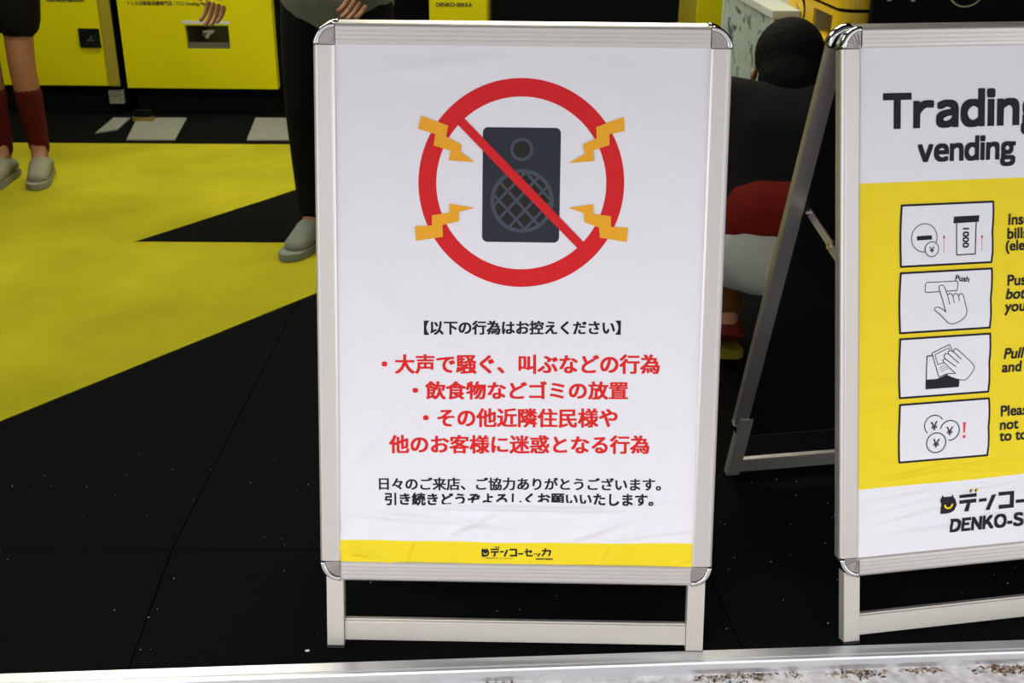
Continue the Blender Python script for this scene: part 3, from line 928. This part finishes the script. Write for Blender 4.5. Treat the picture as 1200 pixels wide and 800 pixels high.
# open white carton lying on the cabinet
rb = empty('carton', (.97, 4.10, .7975), R(9)); tag(rb, 'open white carton with loose flaps lying on the printed cabinet', 'box')
b = MB(); b.box((-.10, -.30, .0), (.16, .22, .006), CABW)
for lo, hi in (((-.10, -.30, .006), (-.094, .22, .07)), ((.154, -.30, .006), (.16, .22, .07)), ((-.094, -.30, .006), (.154, -.294, .07)), ((-.094, .214, .006), (.154, .22, .07))): b.box(lo, hi, CABW)
b.build('tray', rb)
for y_, a_ in ((-.30, -38), (.22, 35)):
    b = MB(); b.box((-.10, 0, 0), (.16, .12 if a_ > 0 else -.12, .003), CABW, Matrix.Translation((0, y_, .07)) @ Matrix.Rotation(R(a_ * (1 if a_ < 0 else 1)), 4, 'X'))
    b.build('flap', rb)

# ------------------------------------------------------------------ yellow capsule machine
rm = empty('capsule_machine', (1.15, 3.36, 0)); tag(rm, 'bright yellow machine with a square outlet, behind the right sign corner', 'vending machine')
im = Matrix.Translation(-Vector(rm.location))


def plan(x0, x1, y0, y1, r):
    return [(x0 + r + r * math.cos(R(180 + 90 * k / 6)), y0 + r + r * math.sin(R(180 + 90 * k / 6))) for k in range(7)] + [(x1, y0), (x1, y1), (x0 + .02, y1), (x0, y1 - .02)]


OY0, OY1, OZ0, OZ1 = 3.135, 3.335, .757, .822
b = MB()
b.prism(plan(.88, 1.45, 3.06, 3.66, .045), .02, OZ0, MACH_W, im)
b.prism(plan(.88, 1.45, 3.06, OY0, .045)[:-2] + [(.88, OY0)], OZ0, OZ1, MACH_W, im)
b.box((.88, OY1, OZ0), (1.45, 3.66, OZ1), MACH_W, im)
b.box((.985, OY0, OZ0), (1.45, OY1, OZ1), MACH_W, im)
b.prism(plan(.88, 1.45, 3.06, 3.66, .045), OZ1, .838, MACH_W, im)
low = b.build('lower_body', rm)
vbox('outlet_window', rm, im, (.975, OY0 + .004, OZ0 + .003), (.984, OY1 - .07, OZ1 - .022), GLASSBLK)
vbox('outlet_lip', rm, im, (.872, OY0 - .004, OZ0 - .009), (.884, OY1 + .004, OZ0 + .001), MACH_W, .002)
vbox('outlet_cheek', rm, im, (.886, OY1 - .0035, OZ0 + .003), (.975, OY1 - .0005, OZ1 - .002), mat('dull_steel', (.30, .29, .22), .5, .3))
b = MB(); b.prism(plan(.888, 1.44, 3.068, 3.65, .04), .838, .8475, PLINTH, im); b.build('seam', rm)
b = MB(); b.prism(plan(.88, 1.45, 3.06, 3.66, .045), .8475, 1.30, MACH_W, im); b.build('upper_body', rm)
vbox('white_sticker', rm, im, (.8785, 3.13, .868), (.880, 3.22, .93), LABELW)
dc = Decal(lambda u, v: 0, rm, lambda u, v, t: im @ Vector((.880 - t, u, v)), .0008)
dc.add(strokes(smooth_line([(3.50, .838), (3.46, .825), (3.44, .80), (3.45, .77), (3.48, .75)]), .016), INK)
dc.add(strokes(smooth_line([(3.54, .735), (3.53, .765), (3.50, .775), (3.48, .755), (3.49, .735)]), .007), LABELW)
dc.add(strokes(smooth_line([(3.55, .81), (3.53, .80), (3.54, .79), (3.51, .80)]), .005), SLATE)
dc.build('side_emblem')
# black sign board on the right, pale lettering at its foot
rs = empty('black_board', (1.45, 3.035, 0)); tag(rs, 'tall black board with pale gold marks, above the right sign', 'board')
isn = Matrix.Translation(-Vector(rs.location))
vbox('panel', rs, isn, (.953, 3.02, .02), (2.10, 3.05, 1.75), PLINTH, .002)
vbox('foot_bar', rs, isn, (1.0, 2.95, 0), (2.05, 3.12, .0195), PLINTH)
K = 3.02 / 2.8
dc = Decal(lambda u, v: 0, rs, lambda u, v, t: isn @ Vector((u, 3.02 - t, v)), .0008)
zt = .874
for xa_, zz_ in ((.988, zt), (1.020, zt + .008), (1.051, zt)): dc.add(poly([(xa_, zz_), (xa_ + .011, zz_), (xa_ + .0125, zz_ + .07), (xa_ + .0015, zz_ + .07)]), GOLD)
dc.add(poly([(.989, zt + .055), (1.063, zt + .055), (1.063, zt + .070), (.989, zt + .070)]), GOLD)
dc.build('pale_letter')
dc = Decal(lambda u, v: 0, rs, lambda u, v, t: isn @ Vector((u, 3.02 - t, v)), .0008)
dc.add(ring((1.195, .902), .047, .042, .004, 48), GOLD); dc.add(poly(arc((1.195, .900), .009, .009, 0, 340, 16)), mat('dim_orange', (.30, .10, .01), .6)); dc.build('pale_circle')

# ------------------------------------------------------------------ people


def skin_mesh(name, nodes, edges, mt, parent, root=0, sub=2, loc=None, extra=None):
    """nodes: [(pos, rx, ry)] joined by edges, grown with the Skin modifier and frozen to a mesh"""
    objs = []
    me = bpy.data.meshes.new(name)
    me.from_pydata([n[0] for n in nodes], edges, [])
    o = bpy.data.objects.new(name, me); COL.objects.link(o)
    md = o.modifiers.new('skin', 'SKIN'); md.use_smooth_shade = True; md.branch_smoothing = .6
    for i, n in enumerate(nodes):
        v = me.skin_vertices[0].data[i]; v.radius = (n[1], n[2]); v.use_root = (i == root)
    sm = o.modifiers.new('sub', 'SUBSURF'); sm.levels = sub; sm.render_levels = sub
    dg = bpy.context.evaluated_depsgraph_get(); dg.update()
    new = bpy.data.meshes.new_from_object(o.evaluated_get(dg))
    bpy.data.objects.remove(o)
    new.materials.clear(); new.materials.append(mt)
    for p in new.polygons: p.use_smooth = True
    r = bpy.data.objects.new(name, new); COL.objects.link(r); r.parent = parent
    return r


SKIN = mat('skin', (.27, .115, .05), .55, noise=(30, .06))
HAIR = mat('black_hair', (.004, .0035, .003), .8, spec=.08, bump=(90, .6, .01))
EYEW = mat('eye_white', (.7, .7, .68), .3)


def join_into(o, others):
    bm = bmesh.new(); bm.from_mesh(o.data)
    for q in others:
        bm.from_mesh(q.data); me = q.data; bpy.data.objects.remove(q)
    bm.to_mesh(o.data); bm.free()
    for p in o.data.polygons: p.use_smooth = True


def cloth(name, nodes, edges, mt, parent, root=0, wide=.05):
    """garment: rounded tapering tubes merged into one closed surface; nodes with rx > ry are widened sideways"""
    bm = bmesh.new()

    def tube(a, ra, c, rc):
        a, c = Vector(a), Vector(c); d = c - a
        for p, r in ((a, ra), (c, rc)): bmesh.ops.create_icosphere(bm, subdivisions=2, radius=r, matrix=Matrix.Translation(p))
        if d.length > 1e-4:
            bmesh.ops.create_cone(bm, cap_ends=True, segments=18, radius1=ra, radius2=rc, depth=d.length, matrix=Matrix.Translation((a + c) / 2) @ d.to_track_quat('Z', 'Y').to_matrix().to_4x4())
    for i, j in edges:
        a, b_ = nodes[i], nodes[j]; wa, wb = max(0, a[1] - a[2]), max(0, b_[1] - b_[2])
        for q in ((-1, -.33, .33, 1) if (wa or wb) else (0,)):
            tube(Vector(a[0]) + Vector((q * wa * 1.0, 0, 0)), a[2], Vector(b_[0]) + Vector((q * wb, 0, 0)), b_[2])
    me = bpy.data.meshes.new(name); bm.to_mesh(me); bm.free(); me.materials.append(mt)
    o = bpy.data.objects.new(name, me); COL.objects.link(o); o.parent = parent
    md = o.modifiers.new('merge', 'REMESH'); md.mode = 'VOXEL'; md.voxel_size = .011; md.use_smooth_shade = True
    sm = o.modifiers.new('soften', 'SMOOTH'); sm.factor = .5; sm.iterations = 5
    return o


def lerp(a, b, t): return tuple(Vector(a).lerp(Vector(b), t))


def person(loc, rz, J, label, top, bottom, sleeve=True, long_legs=True, shoe=None, sole=None, sock=None, skirt=None, hem=None, up=(0, 0, 1)):
    """J: joint name -> position, figure faces -Y; one skinned body, clothing as children"""
    rt_ = empty('person', loc, rz); tag(rt_, label, 'person')
    N, E, ix = [], [], {}

    def nd(k, p, r, r2=None): ix[k] = len(N); N.append((tuple(p), r, r2 or r))
    nd('pelvis', J['pelvis'], .100, .085)
    nd('waist', J['waist'], .092, .075); nd('chest', J['chest'], .105, .085); nd('neck', J['neck'], .050)
    nd('skull', J['skull'], .060, .064); nd('head', J['head'], .080, .092); nd('crown', J['crown'], .060, .066)
    E += [(0, 1), (1, 2), (2, 3), (3, 4), (4, 5), (5, 6)]
    for s_ in 'lr':
        for k, r in (('shoulder', .030), ('elbow', .038), ('wrist', .027), ('palm', .034)): nd(k + s_, J[k + s_], r, r if k != 'palm' else .018)
        E += [(ix['chest'], ix['shoulder' + s_]), (ix['shoulder' + s_], ix['elbow' + s_]), (ix['elbow' + s_], ix['wrist' + s_]), (ix['wrist' + s_], ix['palm' + s_])]
        nd('thigh' + s_, J['thigh' + s_], .068); nd('knee' + s_, J['knee' + s_], .055); nd('calf' + s_, lerp(J['knee' + s_], J['ankle' + s_], .35), .052)
        nd('ankle' + s_, J['ankle' + s_], .034); nd('heel' + s_, Vector(J['ankle' + s_]) + Vector((0, .025, -.035)), .028)
        nd('ball' + s_, J['toe' + s_], .034, .022)
        E += [(0, ix['thigh' + s_]), (ix['thigh' + s_], ix['knee' + s_]), (ix['knee' + s_], ix['calf' + s_]), (ix['calf' + s_], ix['ankle' + s_]), (ix['ankle' + s_], ix['heel' + s_]), (ix['ankle' + s_], ix['ball' + s_])]
    body = skin_mesh('body', N, E, SKIN, rt_)
    fingers = []
    for s_, sg in (('l', -1), ('r', 1)):
        w_, p_ = Vector(J['wrist' + s_]), Vector(J['palm' + s_]); d = (p_ - w_).normalized()
        side = d.cross(Vector((0, 1, 0)));
        side = side.normalized() if side.length > .2 else Vector((1, 0, 0)); dn = side.cross(d).normalized()
        for k, ln in enumerate((.070, .080, .075, .058)):
            b0 = p_ + side * (k - 1.5) * .018 + d * .005
            fingers.append(skin_mesh('f', [(b0, .0088, .0088), (b0 + d * ln * .5, .0082, .0082), (b0 + d * ln * .8 - dn * .012, .0075, .0075), (b0 + d * ln - dn * .026, .0065, .0065)], [(0, 1), (1, 2), (2, 3)], SKIN, rt_, sub=1))
        b0 = w_.lerp(p_, .45) - side * .020
        fingers.append(skin_mesh('f', [(b0, .011, .011), (b0 - side * .028 + d * .022, .010, .010), (b0 - side * .036 + d * .052, .008, .008)], [(0, 1), (1, 2)], SKIN, rt_, sub=1))
    # face: nose and ears grown into the same mesh
    hd, cr = Vector(J['head']), Vector(J['crown']); upv = (cr - Vector(J['skull'])).normalized(); fw = Vector(J['face']).normalized(); fw = (fw - upv * fw.dot(upv)).normalized(); sd = fw.cross(upv)
    fingers.append(skin_mesh('n', [(hd + fw * .080 - upv * .002, .010, .010), (hd + fw * .100 - upv * .030, .014, .013)], [(0, 1)], SKIN, rt_, sub=1))
    for q in (-1, 1): fingers.append(skin_mesh('e', [(hd + sd * q * .080 - upv * .005, .010, .016), (hd + sd * q * .086 - upv * .040, .008, .012)], [(0, 1)], SKIN, rt_, sub=1))
    join_into(body, fingers)
    for q in (-1, 1):
        b = MB(); c_ = hd + fw * .084 + sd * q * .032 + upv * .002
        b.cyl(c_ - fw * .004, c_ + fw * .004, .012, .009, EYEW, 12); b.cyl(c_ + fw * .003, c_ + fw * .006, .0078, .0065, HAIR, 10); b.build('eye', rt_)
    b = MB(); c_ = hd + fw * .083 - upv * .058; b.cyl(c_ - sd * .022, c_ + sd * .022, .005, .005, mat('lips', (.40, .12, .10), .5), 8); b.build('mouth', rt_)
    bk = -fw
    bmh = bmesh.new()
    for c_, rx_, ry_, rz_ in ((hd + upv * .026 + bk * .024, .087, .088, .092), (hd + bk * .050 - upv * .045, .078, .062, .082), (Vector(J['skull']) + bk * .030 - upv * .035, .064, .050, .060)):
        Mx = Matrix((sd, fw, upv)).transposed().to_4x4(); Mx.translation = c_
        bmesh.ops.create_icosphere(bmh, subdivisions=3, radius=1.0, matrix=Mx @ Matrix.Diagonal((rx_, ry_, rz_, 1)))
    meh = bpy.data.meshes.new('hair'); bmh.to_mesh(meh); bmh.free(); meh.materials.append(HAIR)
    for p in meh.polygons: p.use_smooth = True
    oh = bpy.data.objects.new('hair', meh); COL.objects.link(oh); oh.parent = rt_
    rmh = oh.modifiers.new('merge', 'REMESH'); rmh.mode = 'VOXEL'; rmh.voxel_size = .010; rmh.use_smooth_shade = True
    # top
    ext = .016
    TN = [(lerp(J['pelvis'], J['waist'], .15 if not hem else hem), .185, .115), (J['waist'], .165, .108), (J['chest'], .180, .112), (lerp(J['chest'], J['neck'], .6), .150, .078), (lerp(J['chest'], J['neck'], .98), .080, .062)]
    TE = [(0, 1), (1, 2), (2, 3), (3, 4)]
    for s_ in 'lr':
        k = len(TN)
        TN += [(J['shoulder' + s_], .070, .070), (J['elbow' + s_], .055, .055), (lerp(J['elbow' + s_], J['wrist' + s_], .90), .043, .043)]
        TE += [(2, k), (k, k + 1), (k + 1, k + 2)] if sleeve else [(2, k), (k, k + 1)]
    if not sleeve: TN = [n for n in TN]
    cloth('jacket', TN, TE, top, rt_)
    # trousers or shorts
    BN = [(J['waist'], .150, .098), (J['pelvis'], .165, .110)]; BE = [(0, 1)]
    for s_ in 'lr':
        k = len(BN)
        BN += [(J['thigh' + s_], .096, .096), (lerp(J['thigh' + s_], J['knee' + s_], .55), .088, .088)]; BE += [(1, k), (k, k + 1)]
        if long_legs:
            BN += [(J['knee' + s_], .073, .073), (lerp(J['knee' + s_], J['ankle' + s_], .5), .066, .066), (lerp(J['knee' + s_], J['ankle' + s_], .93), .058, .058)]; BE += [(k + 1, k + 2), (k + 2, k + 3), (k + 3, k + 4)]
    cloth('trousers' if long_legs else 'shorts', BN, BE, bottom, rt_, root=1)
    for s_ in 'lr':
        a_, t_ = Vector(J['ankle' + s_]), Vector(J['toe' + s_])
        if sock:
            skin_mesh('sock', [(a_ + Vector((0, 0, -.01)), .040, .040), (lerp(a_, J['knee' + s_], .5), .052, .052), (lerp(a_, J['knee' + s_], .80), .060, .060)], [(0, 1), (1, 2)], sock, rt_)
        fl = (t_ - a_); fl.z = 0; fl.normalize(); fl = fl
        hz = min(a_.z - .055, 10)
        so = skin_mesh('shoe', [(a_ + Vector((0, 0, -.012)), .047, .047), (Vector((a_.x, a_.y, hz)) - fl * .030 + Vector((0, 0, .002)), .040, .034), (Vector((t_.x, t_.y, t_.z + .006)), .047, .036), (t_ + fl * .055, .038, .028)], [(0, 1), (0, 2), (2, 3)], shoe, rt_)
        b = MB(); heel = Vector((a_.x, a_.y, 0)) - fl * .070; tip = Vector((t_.x, t_.y, 0)) + fl * .092
        sx_ = fl.cross(Vector((0, 0, 1))).normalized(); L_ = (tip - heel).length
        out = [heel + fl * (L_ * t) + sx_ * w for t, w in ((0, .02), (.06, .036), (.3, .034), (.7, .048), (.9, .040), (1, .012), (1, -.012), (.9, -.040), (.7, -.046), (.3, -.034), (.06, -.036), (0, -.02))]
        lift = max(0.0, a_.z - .095)
        lz = [lift * max(0, 1 - (p - heel).dot(fl) / (L_ * .62)) for p in out]
        k = len(out)
        b.add([(p.x, p.y, .003 + z) for p, z in zip(out, lz)] + [(p.x, p.y, .026 + z) for p, z in zip(out, lz)], [tuple(range(k))[::-1], tuple(range(k, 2 * k))] + [(i, (i + 1) % k, (i + 1) % k + k, i + k) for i in range(k)], sole or shoe)
        b.build('sole', so)
    return rt_


def standing(sp=.10, hgt=1.0, lean=0.0):
    J = dict(pelvis=(0, 0, .92), waist=(0, -.005, 1.08), chest=(0, 0, 1.27), neck=(0, .01, 1.44), skull=(0, -.002, 1.51), head=(0, -.012, 1.58), crown=(0, -.008, 1.65), face=(0, -1, 0))
    for s_, q in (('l', -1), ('r', 1)):
        J.update({'shoulder' + s_: (q * .165, .005, 1.37), 'elbow' + s_: (q * .215, .03, 1.10), 'wrist' + s_: (q * .225, -.05, .87), 'palm' + s_: (q * .225, -.07, .80),
                  'thigh' + s_: (q * .085, 0, .84), 'knee' + s_: (q * (sp * .9), -.02, .47), 'ankle' + s_: (q * sp, .02, .095), 'toe' + s_: (q * (sp + .012), -.11, .030)})
    return J


CLOTH = lambda n, c: mat(n, c, .9, spec=.15, bump=(140, .4, .004), noise=(14, .10))
BLKC = CLOTH('black_cloth', (.0025, .0025, .003))
person((-2.01, 4.38, .002), R(8), standing(.072), 'person at the left edge in dark shorts, dark red knee socks and pale shoes', BLKC, BLKC, long_legs=False,
       shoe=CLOTH('pale_canvas', (.20, .20, .13)), sock=CLOTH('dark_red_knit', (.06, .004, .003)))
J2 = standing(.125); J2.update(elbowl=(-.27, .0, 1.08), wristl=(-.355, -.06, .86), palml=(-.370, -.075, .80), wristr=(.16, -.10, .88), palmr=(.13, -.13, .83))
person((-.555, 3.53, .002), R(-14), J2, 'person in black trousers and pale shoes standing behind the middle sign', CLOTH('grey_green_cloth', (.13, .14, .10)), BLKC, hem=-.72,
       shoe=CLOTH('grey_canvas', (.20, .22, .18)))
# squatting person seen from behind, between the two signs (figure faces the machines)
SQ = dict(pelvis=(0, .03, .335), waist=(0, -.02, .44), chest=(0, -.10, .585), neck=(0, -.16, .665), skull=(0, -.190, .695), head=(0, -.235, .735), crown=(0, -.240, .790), face=(0, -1, -.45))
for s_, q in (('l', -1), ('r', 1)):
    SQ.update({'shoulder' + s_: (q * .150, -.135, .660), 'elbow' + s_: (q * .235, -.22, .47), 'wrist' + s_: (q * .13, -.385, .53), 'palm' + s_: (q * .07, -.405, .545),
               'thigh' + s_: (q * .085, .0, .315), 'knee' + s_: (q * .165, -.34, .40), 'ankle' + s_: (q * .10, -.06, .125), 'toe' + s_: (q * .115, -.20, .030)})
P3 = person((.655, 2.56, .0), R(180 - 8), SQ, 'person squatting between the two signs, black jacket over pale trousers', BLKC, CLOTH('pale_grey_cloth', (.40, .42, .38)), long_legs=False, hem=.9,
       shoe=CLOTH('dark_red_shoe', (.09, .008, .004)), sole=CLOTH('ochre_sole', (.16, .13, .01)), sock=CLOTH('dark_brown_knit', (.09, .03, .01)))

b_ = cloth('shirt_hem', [((0, -.020, .440), .172, .116), ((0, .004, .412), .174, .118)], [(0, 1)], CLOTH('dark_red_cloth', (.12, .006, .003)), P3)

# ------------------------------------------------------------------ litter
random.seed(7)
DB = [mat('crumb_brown', (.16, .09, .05), .9), mat('crumb_tan', (.35, .25, .17), .9), mat('crumb_grey', (.30, .29, .28), .9), mat('crumb_dark', (.05, .04, .035), .9), mat('crumb_pale', (.6, .58, .55), .9)]


def debris(name, label, cx, n, wx, wy, q0):
    b = MB()
    for i in range(n):
        t = random.gauss(0, .42) * wx; q = q0 + abs(random.gauss(0, .5)) * wy
        p = t0 + td * (cx + t) + tn * q; z = -.0158
        sz = random.uniform(.0010, .0028); a = random.uniform(0, 6.28); l = sz * random.uniform(1, 2.6)
        d = Vector((math.cos(a), math.sin(a), 0)); e = Vector((-d.y, d.x, 0))
        P = [p + d * l + Vector((0, 0, z)), p - d * l + e * sz + Vector((0, 0, z)), p - d * l - e * sz + Vector((0, 0, z)), p + Vector((0, 0, z + sz * 1.3))]
        b.add(P, [(0, 1, 2), (0, 3, 1), (1, 3, 2), (2, 3, 0)], random.choice(DB))
    o = b.build(name); tag(o, label, 'debris', kind='stuff')


def along(px_u): return px_u
for cx, n, wx, wy, lab in ((1.165, 130, .055, .020, 'crumbs of dirt on the pavement just right of the middle sign foot'), (1.212, 60, .03, .012, 'thin streak of crumbs along the threshold'),
                           (1.275, 30, .014, .014, 'small dark clump of dirt between the two signs'), (1.385, 170, .05, .016, 'brown crumbs beneath the right sign foot'),
                           (1.49, 90, .045, .014, 'loose brown crumbs along the threshold under the right sign'), (1.63, 200, .06, .018, 'large drift of brown crumbs at the lower right corner'), (.80, 40, .05, .010, 'faint crumbs on the pavement below the middle sign')):
    debris('dirt_crumbs', lab, cx, n, wx, wy, .040)
b = MB()
for i in range(150):
    x = random.uniform(-1.1, 1.05)
    y = random.uniform(1.47 + .064 * x, 2.1); r_ = random.uniform(.0004, .0012)
    b.cyl((x, y, .0), (x, y, r_), r_, r_ * .7, DB[4] if i % 3 else DB[2], 5)
tag(b.build('lint_specks'), 'tiny pale specks of lint scattered over the black carpet', 'lint', kind='stuff')
b = MB(); b.prism([(-.3370, 1.447), (-.3325, 1.4495), (-.3290, 1.4485), (-.3300, 1.4455), (-.3345, 1.4445)], 0.0002, .002, DB[4]); tag(b.build('paper_scrap', bevel=.0004), 'tiny white paper scrap beside the left foot of the middle sign', 'scrap')
